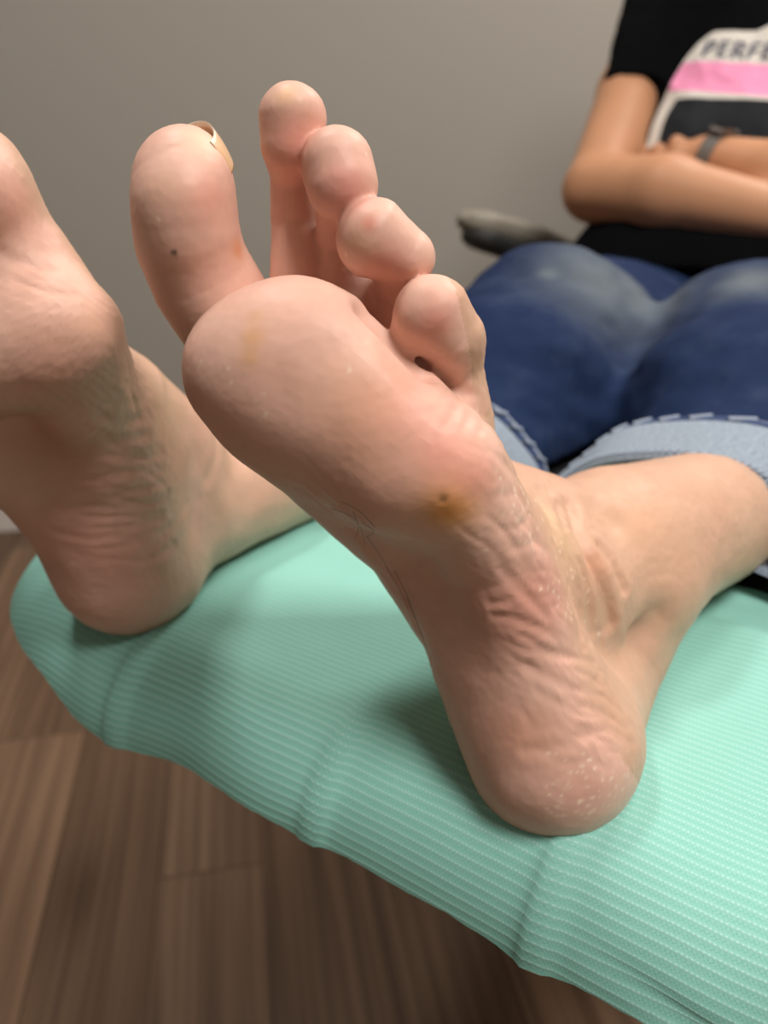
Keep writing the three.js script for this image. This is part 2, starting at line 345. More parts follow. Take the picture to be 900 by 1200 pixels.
  const g = new THREE.BufferGeometry(); g.setAttribute('position', new THREE.Float32BufferAttribute(pos, 3)); g.setAttribute('uv', new THREE.Float32BufferAttribute(uv, 2)); g.setIndex(idx); g.computeVertexNormals();
  const bp = chairP(-0.09, 0.1, TOP); g.translate(-bp.x, -bp.y, -bp.z); mat.side = THREE.DoubleSide;
  const m = mesh('paper_drape', g, mat); m.position.copy(bp);
  tag(m, 'mint green ribbed paper drape spread over the end of the leg rest', 'drape');
}

// ------------------------------------------------------------------ the person: fields of the body, in the lens's frame (metres)
const skinMat = new THREE.MeshPhysicalMaterial({ vertexColors: true, roughness: 0.48, specularIntensity: 0.55, sheen: 0.15, sheenColor: new THREE.Color(1, 0.8, 0.7), sheenRoughness: 0.6 });
const SOLE = lin(226, 181, 163), TAN = lin(205, 165, 141), ARM = lin(192, 140, 106);

// nothing of the body or its clothes sinks into what carries it: leg rest first, then the lower seat
const toW = camM.elements;
function rest(f, k = 0.003, gap = 0.0015, tMin = 0.05) {
  return (x, y, z) => {
    const d = f(x, y, z); if (d > 0.05) return d;
    const wx = toW[0] * x + toW[4] * y + toW[8] * z + toW[12], wy = toW[1] * x + toW[5] * y + toW[9] * z + toW[13], wz = toW[2] * x + toW[6] * y + toW[10] * z + toW[14];
    const t = (wx - O.x) * CA.x + (wz - O.z) * CA.z; if (t < tMin) return d;
    const b = lerp(TOP + gap, TOP - 0.121, sstep(0.5, 0.56, t)) - wy, h = Math.max(k - Math.abs(d - b), 0) / k;
    return Math.max(d, b) + h * h * k * 0.25;
  };
}
// ---- left foot (large, in front)
const lf = (() => {
  let body = uni(0.014, [
    // medial column: ball of the big toe back to the heel
    ...chainC(0, [[293, 432, 0.249, 78], [398, 534, 0.272, 76], [492, 624, 0.288, 70], [560, 722, 0.293, 74], [606, 812, 0.291, 86], [643, 878, 0.287, 92]]),
    // lateral column
    ...chainC(0, [[526, 550, 0.245, 70], [582, 652, 0.262, 62], [614, 750, 0.275, 68], [652, 868, 0.287, 88]]),
    // pads under the toes' roots
    ballC([350, 402, 0.248, 76]), ballC([408, 440, 0.247, 74]), ballC([458, 498, 0.246, 72]), ballC([332, 466, 0.2525, 74]), ballC([396, 500, 0.2515, 74]), ballC([468, 556, 0.2500, 70]),
    // instep and ankle behind
    ...chainC(0, [[420, 500, 0.29, 86], [550, 605, 0.315, 78], [672, 655, 0.345, 86]]),
    ...chainC(0, [[655, 848, 0.31, 92], [692, 785, 0.345, 78], [728, 662, 0.365, 92]]),
    ...chainC(0, [[512, 560, 0.272, 66], [598, 650, 0.292, 60], [670, 690, 0.32, 74]]),
    ...chainC(0, [[722, 645, 0.36, 98], [815, 612, 0.40, 81], [864, 602, 0.45, 63], [884, 562, 0.53, 62]]),
    // outer ankle bone
    ballC([768, 688, 0.340, 41]),
  ]);
  // the cleft between the ball and the two smallest toes
  const cleft = uni(0.002, [rc(C(434, 364, 0.236), C(496, 438, 0.236), 0.0042, 0.003), rc(C(436, 364, 0.226), C(498, 440, 0.226), 0.0045, 0.0045), rc(C(436, 364, 0.246), C(490, 432, 0.244), 0.003, 0.002)]);
  body = sub(body, cleft, 0.005);
  body = uni(0.01, [body, ballC([428, 362, 0.272, 40]), ballC([385, 330, 0.276, 34]), ballC([478, 415, 0.276, 44])]);
  const big = uni(0.010, [ballC([221, 198, 0.2520, 44]), ...chainC(0, [[206, 211, 0.2513, 43], [214, 234, 0.2508, 50], [222, 290, 0.258, 60], [240, 330, 0.266, 62], [268, 374, 0.272, 60]]), ballC([216, 246, 0.2497, 52])]);
  const t2 = uni(0.006, [...chainC(0, [[343, 140, 0.2475, 40], [341, 170, 0.249, 36], [341, 205, 0.262, 25], [346, 265, 0.268, 28], [352, 345, 0.27, 36]])]);
  const t3 = uni(0.006, [...chainC(0, [[395, 194, 0.2435, 43], [401, 218, 0.243, 42]]), ...chainC(0, [[400, 220, 0.252, 34], [394, 290, 0.266, 22], [405, 370, 0.268, 34]])]);
  const t4 = uni(0.006, [...chainC(0, [[440, 281, 0.2425, 47], [478, 302, 0.2445, 32]]), ...chainC(0, [[468, 300, 0.252, 34], [462, 350, 0.262, 24], [460, 410, 0.268, 34]])]);
  const t5 = uni(0.006, [...chainC(0, [[507, 370, 0.2405, 47], [531, 398, 0.244, 36]]), ...chainC(0, [[530, 395, 0.25, 35], [541, 440, 0.255, 28], [545, 500, 0.262, 36]])]);
  const toes = uni(0.0016, [t2, t3, t4, t5]);
  const all = (x, y, z) => smin(smin(body(x, y, z), toes(x, y, z), 0.0032), big(x, y, z), 0.002);
  return rest(all);
})();
const lfSnap = snapper(lf);
const lfLines = snapLines(lfSnap, [
  // heel-side creases of the sole
  [0.0013, -0.0011, [[588, 668], [606, 686], [626, 706], [642, 722]]], [0.0013, -0.0012, [[579, 722], [600, 724], [622, 730], [651, 748]]],
  [0.0014, -0.0011, [[612, 746], [632, 757], [652, 764], [670, 769]]], [0.0014, -0.001, [[619, 780], [640, 790], [662, 803], [678, 811]]],
  [0.0014, -0.001, [[630, 812], [652, 824], [676, 836]]], [0.0014, -0.0009, [[600, 700], [590, 706], [575, 708]]], [0.0018, -0.0009, [[615, 880], [640, 878], [664, 872], [686, 862]]],
  [0.0013, -0.0008, [[600, 645], [618, 640], [634, 632]]], [0.0012, -0.0008, [[590, 622], [606, 620], [622, 608]]],
  // side edge of the sole, little-toe folds
  [0.0016, -0.0012, [[596, 545], [606, 566], [617, 592], [627, 620], [632, 640]]],
  [0.0015, -0.001, [[548, 460], [536, 478], [524, 498]]], [0.0015, -0.001, [[556, 462], [552, 482], [546, 500]]], [0.0014, -0.0008, [[566, 466], [566, 486], [562, 506]]], [0.0014, -0.0008, [[532, 436], [540, 428], [548, 418]]],
  // grooves running down the outer side
  [0.0028, -0.0046, [[668, 590], [676, 620], [690, 650], [706, 690], [716, 730]]], [0.002, -0.003, [[655, 590], [664, 620], [680, 655], [690, 690], [694, 740]]],
  [0.002, -0.003, [[704, 640], [720, 662], [732, 690]]], [0.005, -0.004, [[702, 596], [712, 604], [716, 612]]], [0.0018, -0.001, [[640, 600], [652, 640], [668, 680], [676, 720], [684, 760]]],
  [0.005, -0.005, [[742, 742], [756, 734], [768, 722]]], [0.0015, -0.0009, [[690, 752], [702, 740], [716, 738]]],
  // toe root of the big toe
  // inner arch
  [0.0011, -0.0009, [[392, 592], [420, 630], [452, 668], [478, 712], [494, 760]]], [0.001, -0.0008, [[404, 586], [436, 630], [466, 680], [488, 730], [505, 780]]], [0.0012, 0.001, [[420, 618], [446, 654], [468, 694], [486, 740], [500, 784]]],
  [0.0012, -0.0007, [[350, 572], [376, 592], [400, 612]]],
]);
const lfSpots = snapSpots(lfSnap, [
  [528, 590, 46, [230, 168, 100], 0.6], [527, 597, 28, [222, 146, 62], 0.62], [519, 582, 8, [150, 118, 60], 0.55], [519, 586, 3, [70, 52, 30], 0.8],
  [204, 297, 4.4, [18, 26, 20], 1.0], [203, 295, 3, [16, 24, 18], 1.0],
  [280, 292, 14, [226, 150, 100], 0.6], [296, 395, 16, [208, 156, 96], 0.5], [292, 420, 14, [206, 156, 98], 0.45], [300, 370, 12, [212, 164, 112], 0.35],
  [236, 165, 26, [240, 206, 176], 0.5], [240, 230, 34, [232, 150, 130], 0.35], [190, 220, 30, [230, 180, 150], 0.3],
  [335, 110, 16, [240, 196, 150], 0.5], [345, 165, 34, [226, 138, 120], 0.5], [405, 220, 38, [226, 138, 128], 0.5], [397, 170, 24, [238, 186, 170], 0.3], [432, 262, 12, [222, 130, 116], 0.55], [450, 310, 36, [226, 146, 128], 0.45], [420, 280, 20, [232, 178, 140], 0.3],
  [512, 380, 26, [222, 130, 116], 0.5], [510, 350, 20, [234, 168, 148], 0.3], [475, 470, 60, [236, 164, 148], 0.45], [430, 540, 50, [226, 164, 132], 0.3], [520, 530, 50, [238, 156, 138], 0.5], [560, 560, 36, [236, 158, 142], 0.45],
  [420, 470, 70, [232, 172, 136], 0.35], [640, 700, 60, [204, 136, 122], 0.4], [600, 720, 70, [196, 130, 112], 0.35], [650, 860, 50, [206, 152, 128], 0.3], [690, 930, 50, [206, 142, 128], 0.35], [600, 860, 44, [206, 146, 116], 0.35],
  [760, 620, 60, [224, 170, 136], 0.3], [724, 606, 16, [180, 140, 112], 0.5], [750, 735, 26, [176, 134, 114], 0.5], [640, 600, 30, [216, 180, 142], 0.5], [665, 640, 34, [206, 172, 136], 0.5], [690, 690, 40, [204, 162, 136], 0.5], [700, 660, 22, [226, 168, 138], 0.5],
  [579, 820, 1.6, [30, 22, 20], 0.8],
]);
const flakes = (() => { // pale flakes of dry skin
  const L = [[570, 645], [186, 257], [405, 299], [403, 315], [235, 424], [267, 432], [270, 448], [300, 470], [308, 462], [312, 485], [408, 429], [410, 434], [224, 374], [430, 180]];
  for (let i = 0; i < 70; i++) L.push([lerp(640, 738, rnd()), lerp(880, 960, Math.pow(rnd(), 0.7))]);
  for (let i = 0; i < 90; i++) { const t = rnd(); L.push([lerp(596, 690, t) + (rnd() - 0.5) * 40, lerp(560, 730, t) + (rnd() - 0.5) * 50]); }
  return snapSpots(lfSnap, L.map(([x, y], i) => [x, y, i < 14 ? 2.6 : 1.6 + rnd() * 1.2, [250, 228, 204], i < 14 ? 0.9 : 0.45 + 0.4 * rnd()]));
})();
const lfCal = lfSnap(522, 586), lfPit = lfSnap(519, 586);
const lfSide = [[650, 600], [680, 660], [700, 720]].map(([x, y]) => lfSnap(x, y)).filter(Boolean);
const lfFolds = [[560, 480], [600, 600], [640, 700], [660, 780], [690, 850]].map(([x, y]) => lfSnap(x, y)).filter(Boolean);
const cl = (p, L) => { let m = 1e9; for (let i = 0; i + 1 < L.length; i++) m = Math.min(m, segDist(p, L[i], L[i + 1])); return m; };
const lfEdge = [[560, 470], [588, 530], [606, 570], [622, 612], [640, 650], [656, 700], [664, 760], [684, 830], [722, 880]].map(([x, y]) => lfSnap(x, y)).filter(Boolean);
function edgeSide(p, L) {                            // signed distance (in the sole's plane) past the outer edge of the sole
  let m = 1e9, sd = 0;
  for (let i = 0; i + 1 < L.length; i++) { const d = segDist(p, L[i], L[i + 1]); if (d < m) { m = d; const a = L[i], b = L[i + 1]; sd = ((b[0] - a[0]) * (p[1] - a[1]) - (b[1] - a[1]) * (p[0] - a[0])); } }
  return sd > 0 ? m : -m;
}
function lfShade(p, n) {
  const [x, y, z] = p, t0 = sstep(0.0, 0.01, edgeSide(p, lfEdge));
  let d = 0.0003 * noise(x * 80, y * 80, z * 80) + 0.0004 * t0 * fbm(x * 130, y * 130, z * 130, 3) + 0.00009 * noise(x * 420, y * 420, z * 420);
  d += linesAt(lfLines, p);
  // fold fields: stretched ridged noise along the side and across the outer sole
  const ws = Math.exp(-((cl(p, lfSide) / 0.02) ** 2)), wf = Math.exp(-((cl(p, lfFolds) / 0.017) ** 2)), wp = 0.35 * noise(x * 60, y * 60, z * 60), r = x * 0.91 + y * 0.42, q = x * 0.42 - y * 0.91;
  d -= ws * (0.0006 * (1 - Math.abs(noise(r * 150, q * 22, z * 40)) * 2.4) + 0.00028 * (1 - 2 * Math.abs(noise(r * 420, q * 70, z * 160))) + 0.00015 * noise(r * 700, q * 420, z * 400));
  d -= wf * (0.0005 * Math.max(0, 1 - 3 * Math.abs(noise((x * 0.5 + y * 0.86) * 120 + 3 + wp, (x * 0.86 - y * 0.5) * 40, z * 50))) + 0.0003 * Math.max(0, 1 - 3 * Math.abs(noise((x * 0.6 + y * 0.8) * 280 + wp, (x * 0.8 - y * 0.6) * 90, z * 90))));
  const wm = Math.exp(-((cl(p, lfArch) / 0.010) ** 2));
  d -= wm * 0.0007 * (1 - 2.5 * Math.abs(noise((x * 0.8 + y * 0.55) * 330, (x * 0.55 - y * 0.8) * 40, z * 60)));
  if (lfCal) { const e = dist3(p, lfCal); d += 0.0006 * Math.exp(-((e / 0.006) ** 2)) - 0.0005 * Math.exp(-((dist3(p, lfPit) / 0.0011) ** 2)); }
  // pigment: the sole, then the tanner skin of side, instep and leg
  const t = Math.max(sstep(0.25, -0.25, n[2]) * sstep(0.255, 0.275, -z), sstep(-0.003, 0.009, edgeSide(p, lfEdge)));
  const c = [0, 1, 2].map((k) => lerp(SOLE[k], TAN[k], t));
  const m = 1 + 0.08 * fbm(x * 60, y * 60, z * 60, 3) + 0.04 * noise(x * 300, y * 300, z * 300), red = 0.08 * fbm(x * 40 + 9, y * 40, z * 40, 2);
  c[0] *= m; c[1] *= m * (1 - red); c[2] *= m * (1 - red * 1.2);
  paint(c, lfSpots, p); paint(c, flakes, p);
  return { d, c };
}
const lfArch = [[380, 585], [430, 640], [475, 700], [500, 770]].map(([x, y]) => lfSnap(x, y)).filter(Boolean);

// ---- right foot (left edge of the picture)
const rf = (() => {
  const body = uni(0.014, [
    ...chainC(0, [[72, 388, 0.274, 70], [104, 480, 0.318, 62], [140, 560, 0.352, 66], [152, 660, 0.385, 74]]),
    ...chainC(0, [[-130, 470, 0.284, 68], [-60, 500, 0.305, 66], [52, 545, 0.345, 68], [96, 588, 0.362, 72], [146, 662, 0.385, 73]]),
    ballC([8, 400, 0.272, 72]), ballC([-50, 420, 0.274, 70]), ballC([-100, 445, 0.279, 68]),
    ...chainC(0, [[60, 420, 0.31, 66], [128, 478, 0.352, 72], [190, 540, 0.40, 74]]),
    ...chainC(0, [[20, 470, 0.32, 64], [110, 540, 0.37, 72], [180, 590, 0.405, 74]]),
    ...chainC(0, [[165, 655, 0.40, 72], [200, 600, 0.425, 80], [268, 575, 0.455, 70], [350, 546, 0.50, 64], [430, 556, 0.53, 68], [520, 570, 0.57, 72]]),
    ballC([228, 600, 0.415, 40]),
  ]);
  const big = uni(0.008, [...chainC(0, [[48, 345, 0.278, 62], [10, 285, 0.272, 60], [-36, 205, 0.262, 60]]), ballC([-32, 222, 0.256, 60])]);
  const toe = (a, b, c) => uni(0.006, [...chainC(0, [[...a, 42], [...b, 26], [...c, 34]])]);
  const ts = [toe([-110, 190, 0.262], [-90, 260, 0.275], [-40, 370, 0.285]), toe([-175, 230, 0.262], [-150, 300, 0.277], [-80, 390, 0.287]), toe([-225, 290, 0.266], [-195, 345, 0.28], [-110, 415, 0.29]), toe([-260, 360, 0.272], [-225, 400, 0.284], [-130, 445, 0.293])];
  const toes = (x, y, z) => Math.min(Math.min(ts[0](x, y, z), ts[1](x, y, z)), Math.min(ts[2](x, y, z), ts[3](x, y, z)));
  return rest((x, y, z) => smin(smin(body(x, y, z), toes(x, y, z), 0.005), big(x, y, z), 0.006));
})();
const rfSnap = snapper(rf);
const rfLines = snapLines(rfSnap, [
  [0.0018, -0.0016, [[1, 298], [20, 306], [45, 312], [68, 318]]], [0.0013, -0.0011, [[18, 330], [45, 338], [70, 345], [88, 346]]],
  [0.002, -0.0016, [[40, 566], [80, 560], [120, 562], [150, 556]]], [0.0018, -0.0014, [[70, 598], [110, 594], [160, 592], [196, 580]]], [0.0018, -0.0012, [[60, 622], [100, 632], [150, 622], [190, 606]]],
  [0.002, -0.0016, [[160, 660], [184, 652], [204, 640]]], [0.002, -0.0014, [[118, 490], [140, 494], [165, 494]]], [0.002, -0.0014, [[112, 512], [140, 516], [175, 510]]], [0.002, -0.0014, [[126, 534], [150, 540], [190, 530]]],
  [0.003, -0.002, [[250, 500], [256, 530], [244, 560]]], [0.002, -0.0012, [[172, 648], [196, 622], [220, 590]]], [0.0016, -0.0008, [[30, 452], [60, 458], [100, 452]]],
]);
const rfSpots = snapSpots(rfSnap, [
  [20, 230, 30, [224, 160, 140], 0.3], [60, 420, 60, [214, 156, 134], 0.4], [110, 380, 34, [232, 184, 154], 0.4], [150, 670, 60, [206, 152, 136], 0.4], [100, 640, 50, [208, 150, 136], 0.4], [60, 520, 60, [178, 128, 102], 0.45], [200, 480, 50, [206, 176, 142], 0.4], [205, 650, 30, [196, 166, 142], 0.4],
]);
const rfPal = rfSnap(10, 400);
function rfShade(p, n) {
  const [x, y, z] = p;
  let d = 0.0007 * noise(x * 70, y * 70, z * 70) + 0.0002 * noise(x * 400, y * 400, z * 400) + linesAt(rfLines, p);
  // fine skin ridges on the ball and the toe pad
  const wr = n[2] > 0 ? Math.exp(-((dist3(p, rfPal) / 0.05) ** 2)) : 0;
  d += wr * 0.00013 * Math.sin((y * 0.82 + x * 0.45 + 0.004 * noise(x * 40, y * 40, z * 40)) * 2 * Math.PI / 0.0024);
  const wa = rfArch.length > 1 ? Math.exp(-((cl(p, rfArch) / 0.022) ** 2)) : 0;
  d -= wa * 0.0008 * Math.max(0, 1 - 3 * Math.abs(noise(x * 40, y * 190, z * 60)));
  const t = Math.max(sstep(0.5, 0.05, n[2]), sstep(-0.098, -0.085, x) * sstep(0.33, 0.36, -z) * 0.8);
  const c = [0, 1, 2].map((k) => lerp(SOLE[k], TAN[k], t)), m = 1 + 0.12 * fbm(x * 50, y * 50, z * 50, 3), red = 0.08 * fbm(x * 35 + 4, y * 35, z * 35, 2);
  c[0] *= m; c[1] *= m * (1 - red); c[2] *= m * (1 - red * 1.2);
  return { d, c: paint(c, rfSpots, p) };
}
const rfArch = [[160, 440], [160, 500], [150, 560], [150, 610]].map(([x, y]) => rfSnap(x, y)).filter(Boolean);

// ---- legs, trunk, arms, head
const K = { hipR: C(745, 392, 1.09), hipL: C(905, 400, 1.0), kneeR: C(640, 415, 0.73), kneeL: C(884, 444, 0.67) };
const toC = (v) => { const p = v.clone().applyMatrix4(camM.clone().invert()); return [p.x, p.y, p.z]; };
const Sr = W(795, -16, 1.2), Sc = Sr.clone().addScaledVector(CR, 0.165), Sl = Sr.clone().addScaledVector(CR, 0.33);
const P0 = V(...K.hipR).add(V(...K.hipL)).multiplyScalar(0.5).applyMatrix4(camM).add(V(0, 0.045, 0));
const spine = (t, s = 0, f = 0) => { const p = P0.clone().lerp(Sc, t).addScaledVector(CR, s).addScaledVector(CA, f + 0.05); return toC(p); };
const eR = C(697, 222, 1.07), eL = C(1020, 246, 0.93), wR = C(955, 262, 0.90), wL = C(830, 184, 1.03);
const trunk = uni(0.06, [rc(spine(0.0, -0.08), spine(0.0, 0.08), 0.105, 0.105), rc(spine(0.38, -0.06), spine(0.38, 0.06), 0.1, 0.1), rc(spine(0.75, -0.08), spine(0.75, 0.08), 0.1, 0.1), rc(spine(0.96, -0.09, 0.02), spine(0.96, 0.09, 0.02), 0.065, 0.065)]);
const armR = uni(0.012, [rc(toC(Sr), C(741, 110, 1.14), 0.058, 0.050), rc(C(741, 110, 1.14), eR, 0.050, 0.041), rc(eR, C(780, 228, 0.99), 0.043, 0.047), rc(C(780, 228, 0.99), wR, 0.046, 0.028)]);
const armL = uni(0.012, [rc(toC(Sl), eL, 0.058, 0.04), rc(eL, C(915, 208, 0.97), 0.042, 0.042), rc(C(915, 208, 0.97), wL, 0.042, 0.027)]);
const handL = uni(0.008, [rc(wL, C(800, 190, 1.05), 0.024, 0.028), ...[[776, 196, 762, 206], [772, 186, 754, 190], [774, 177, 758, 176], [782, 170, 770, 166]].flatMap(([a, b, c, d]) => [rc(C(796, (b + 188) / 2, 1.055), C(a, b, 1.065), 0.011, 0.0095), rc(C(a, b, 1.065), C(c, d, 1.085), 0.0095, 0.008)]), rc(C(812, 178, 1.045), C(792, 166, 1.04), 0.011, 0.009)]);
const handR = uni(0.008, [rc(wR, C(985, 262, 0.89), 0.025, 0.03), ...[[1010, 248], [1015, 258], [1014, 270], [1008, 280]].flatMap(([a, b]) => [rc(C(990, (b + 264) / 2, 0.89), C(a, b, 0.90), 0.011, 0.0095), rc(C(a, b, 0.90), C(a + 16, b - 4, 0.915), 0.0095, 0.008)]), rc(C(975, 252, 0.885), C(990, 240, 0.895), 0.011, 0.009)]);
const legR = uni(0.03, [rc(C(520, 570, 0.57), C(588, 480, 0.65), 0.047, 0.055), rc(C(588, 480, 0.65), K.kneeR, 0.055, 0.058), rc(K.kneeR, K.hipR, 0.06, 0.078)]);
const legL = uni(0.03, [rc(C(876, 560, 0.50), C(882, 520, 0.56), 0.038, 0.050), rc(C(882, 520, 0.56), K.kneeL, 0.055, 0.058), rc(K.kneeL, K.hipL, 0.06, 0.078)]);
// head (above the picture), facing along the chair towards the feet
const hc = Sc.clone().add(V(0, 0.215, 0)).addScaledVector(CA, -0.03), hd = (s, u, f) => toC(hc.clone().addScaledVector(CR, s).add(V(0, u, 0)).addScaledVector(CA, -f));
const axR = toC(V(0, CAM_H, 0).add(CR)), axA = toC(V(0, CAM_H, 0).add(CA)), axU = toC(V(0, CAM_H + 1, 0));
let headF = uni(0.02, [ell(hd(0, 0.03, -0.01), axR, axU, 0.074, 0.09, 0.095), ell(hd(0, -0.045, 0.03), axR, axU, 0.055, 0.07, 0.062), rc(hd(0, 0.012, 0.088), hd(0, -0.018, 0.107), 0.009, 0.013), rc(toC(Sc.clone().add(V(0, 0.03, 0))), hd(0, -0.04, -0.01), 0.06, 0.055)]);
headF = uni(0.006, [sub(sub(headF, sph(hd(-0.031, 0.008, 0.102), 0.017), 0.014), sph(hd(0.031, 0.008, 0.102), 0.017), 0.014), sph(hd(-0.031, 0.008, 0.0715), 0.0125), sph(hd(0.031, 0.008, 0.0715), 0.0125), rc(hd(-0.045, 0.027, 0.072), hd(-0.018, 0.028, 0.082), 0.006, 0.006), rc(hd(0.045, 0.027, 0.072), hd(0.018, 0.028, 0.082), 0.006, 0.006), rc(hd(-0.02, -0.053, 0.081), hd(0.02, -0.053, 0.081), 0.0045, 0.0045), rc(hd(-0.016, -0.062, 0.081), hd(0.016, -0.062, 0.081), 0.0055, 0.0055), ell(hd(-0.076, -0.005, -0.012), axR, axU, 0.009, 0.03, 0.018), ell(hd(0.076, -0.005, -0.012), axR, axU, 0.009, 0.03, 0.018)]);
const armShade = ([x, y, z]) => { const m = 1 + 0.1 * fbm(x * 22, y * 22, z * 22, 3); return { d: 0, c: [ARM[0] * m, ARM[1] * m, ARM[2] * m] }; };
const upper = uni(0.02, [trunk, armR, armL]);
const upperHands = uni(0.008, [upper, handL, handR]);
const legs = rest(uni(0.03, [legR, legL]), 0.01, 0.008);
function bounds(list, pad) { const lo = [9, 9, 9], hi = [-9, -9, -9]; for (const p of list) for (let k = 0; k < 3; k++) { lo[k] = Math.min(lo[k], p[k] - pad); hi[k] = Math.max(hi[k], p[k] + pad); } return [lo, hi]; }
const pieces = [];
{
  const [a, b] = bounds([C(160, 150, 0.23), C(600, 980, 0.24), C(230, 90, 0.26), C(660, 985, 0.3), C(890, 545, 0.53), C(700, 700, 0.40)], 0.012);
  pieces.push(fieldGeo(lf, a, b, 0.001, lfShade, camM));
}
{
  const [a, b] = bounds([C(-300, 120, 0.25), C(-330, 400, 0.3), C(60, 400, 0.22), C(100, 760, 0.38), C(520, 570, 0.57), C(300, 660, 0.46)], 0.012);
  pieces.push(fieldGeo(rf, a, b, 0.0014, rfShade, camM));
}
{
  const [a, b] = bounds([K.hipR, K.hipL, K.kneeR, K.kneeL, C(520, 570, 0.57), C(876, 560, 0.50)], 0.09);
  pieces.push(fieldGeo(legs, a, b, 0.01, armShade, camM));
}
{
  const [a, b] = bounds([toC(P0), toC(Sr), toC(Sl), eR, eL, wR, C(1035, 270, 0.96), spine(0.5, 0, 0.1)], 0.15);
  pieces.push(fieldGeo(upperHands, a, b, 0.0045, armShade, camM));
}
{
  const [a, b] = bounds([-0.1, 0.1].flatMap((q) => [-0.2, 0.13].flatMap((u) => [-0.12, 0.125].map((v) => hd(q, u, v)))), 0.01);
  pieces.push(fieldGeo(headF, a, b, 0.0035, (p) => { const r = armShade(p); const lip = Math.min(segDist(p, hd(-0.018, -0.058, 0.09), hd(0.018, -0.058, 0.09))); if (lip < 0.0085) r.c = [r.c[0] * 0.85, r.c[1] * 0.6, r.c[2] * 0.6]; for (const s of [-1, 1]) { const e = dist3(p, hd(s * 0.031, 0.008, 0.084)), b = segDist(p, hd(s * 0.046, 0.031, 0.076), hd(s * 0.016, 0.032, 0.087)), lid = segDist(p, hd(s * 0.024, 0.008, 0.083), hd(s * 0.038, 0.008, 0.081)); if (e < 0.0042) r.c = lin(50, 36, 28); else if (lid < 0.0038) r.c = lin(214, 206, 196); if (b < 0.0055) r.c = lin(60, 46, 36); } return r; }, camM));
}
const seatP = V(P0.x, TOP - 0.11, P0.z);
const atSeat = (g) => g.translate(-seatP.x, -seatP.y, -seatP.z);
const person = mesh('person', atSeat(mergeGeometries(pieces)), skinMat);
person.position.copy(seatP);
tag(person, 'barefoot person reclining with crossed arms in black t-shirt and rolled jeans, soles toward the viewer', 'person');

// toenail of the left big toe: a curved plate whose thick free edge stands over the tip
{
  const on = (x, y, o) => { const p = lfSnap(x, y); return p ? [x, y, -p[2] - o] : [x, y, 0.2525]; };
  const fe = [[214, 151, 0.258], [227, 144.5, 0.256], [240, 143.5, 0.2535], [249, 150, 0.2495], on(250, 160, 0.0006).map((v, k) => k === 2 ? Math.min(v, 0.2455) : v), on(246, 166, -0.0002)];
  const bk = [[246, 176, 0.272], [258, 178, 0.2685], [267, 182, 0.263], [273, 192, 0.254], [272, 200, 0.2495], [271, 203, 0.2496]];
  const ca = new THREE.CatmullRomCurve3(fe.map((p) => V(...C(...p)))), cb = new THREE.CatmullRomCurve3(bk.map((p) => V(...C(...p))));
  const pos = [], idx = [], col = [], N = 20, M = 30, th = 0.0011, mid = V(...C(238, 180, 0.262));
  for (const lay of [0, 1]) for (let i = 0; i <= N; i++) for (let j = 0; j <= M; j++) {
    const t = i / N, p = cb.getPoint(j / M).lerp(ca.getPoint(j / M), t), o = p.clone().sub(mid).normalize();
    p.addScaledVector(o, 0.0008 * Math.sin(t * Math.PI) + 0.0004 + (lay ? 0 : -th));
    pos.push(p.x, p.y, p.z); const e = sstep(0.86, 0.94, t); col.push(...lin(226, 186, 146).map((v, k) => lerp(v, lin(244, 234, 212)[k], e)));
  }
  const L = (N + 1) * (M + 1), q = (a, b, c, d) => idx.push(a, b, c, b, d, c);
  for (let i = 0; i < N; i++) for (let j = 0; j < M; j++) { const a = i * (M + 1) + j; q(a, a + M + 1, a + 1, a + M + 2); q(L + a, L + a + 1, L + a + M + 1, L + a + M + 2); }
  for (let j = 0; j < M; j++) { const a = N * (M + 1) + j; q(a, L + a, a + 1, L + a + 1); q(j, j + 1, L + j, L + j + 1); }
  for (let i = 0; i < N; i++) { const a = i * (M + 1); q(a, L + a, a + M + 1, L + a + M + 1); q(a + M, a + M + M + 1, L + a + M, L + a + M + M + 1); }
  const g = new THREE.BufferGeometry(); g.setAttribute('position', new THREE.Float32BufferAttribute(pos, 3)); g.setAttribute('color', new THREE.Float32BufferAttribute(col, 3)); g.setIndex(idx); g.applyMatrix4(camM); g.computeVertexNormals();
  const m = mesh('toenail', atSeat(g), std(0xffffff, 0.3, { vertexColors: true, side: THREE.DoubleSide }), person); m.userData.label = 'pale curved big toenail seen edge on';
}
// fine dark hairs along the inner arch
{
  const gs = [];
  for (const L of [[[388, 596], [410, 604], [424, 622], [428, 640]], [[414, 600], [420, 616], [416, 632]], [[424, 612], [436, 620], [430, 630]], [[430, 628], [446, 652], [458, 672]], [[452, 664], [468, 690], [478, 712]], [[462, 668], [478, 700], [486, 724]], [[476, 700], [490, 732], [500, 760]], [[400, 588], [420, 598], [440, 618]]]) {
    const q = L.map(([x, y]) => lfSnap(x, y)).filter(Boolean).map((p) => V(p[0], p[1], p[2] + 0.0008)); if (q.length < 2) continue;
    gs.push(new THREE.TubeGeometry(new THREE.CatmullRomCurve3(q), 14, 0.00006, 4));
  }
  const g = mergeGeometries(gs); g.applyMatrix4(camM);
  const m = mesh('body_hair', atSeat(g), std(new THREE.Color().setRGB(0.03, 0.022, 0.018), 0.6), person); m.userData.kind = 'stuff';
}
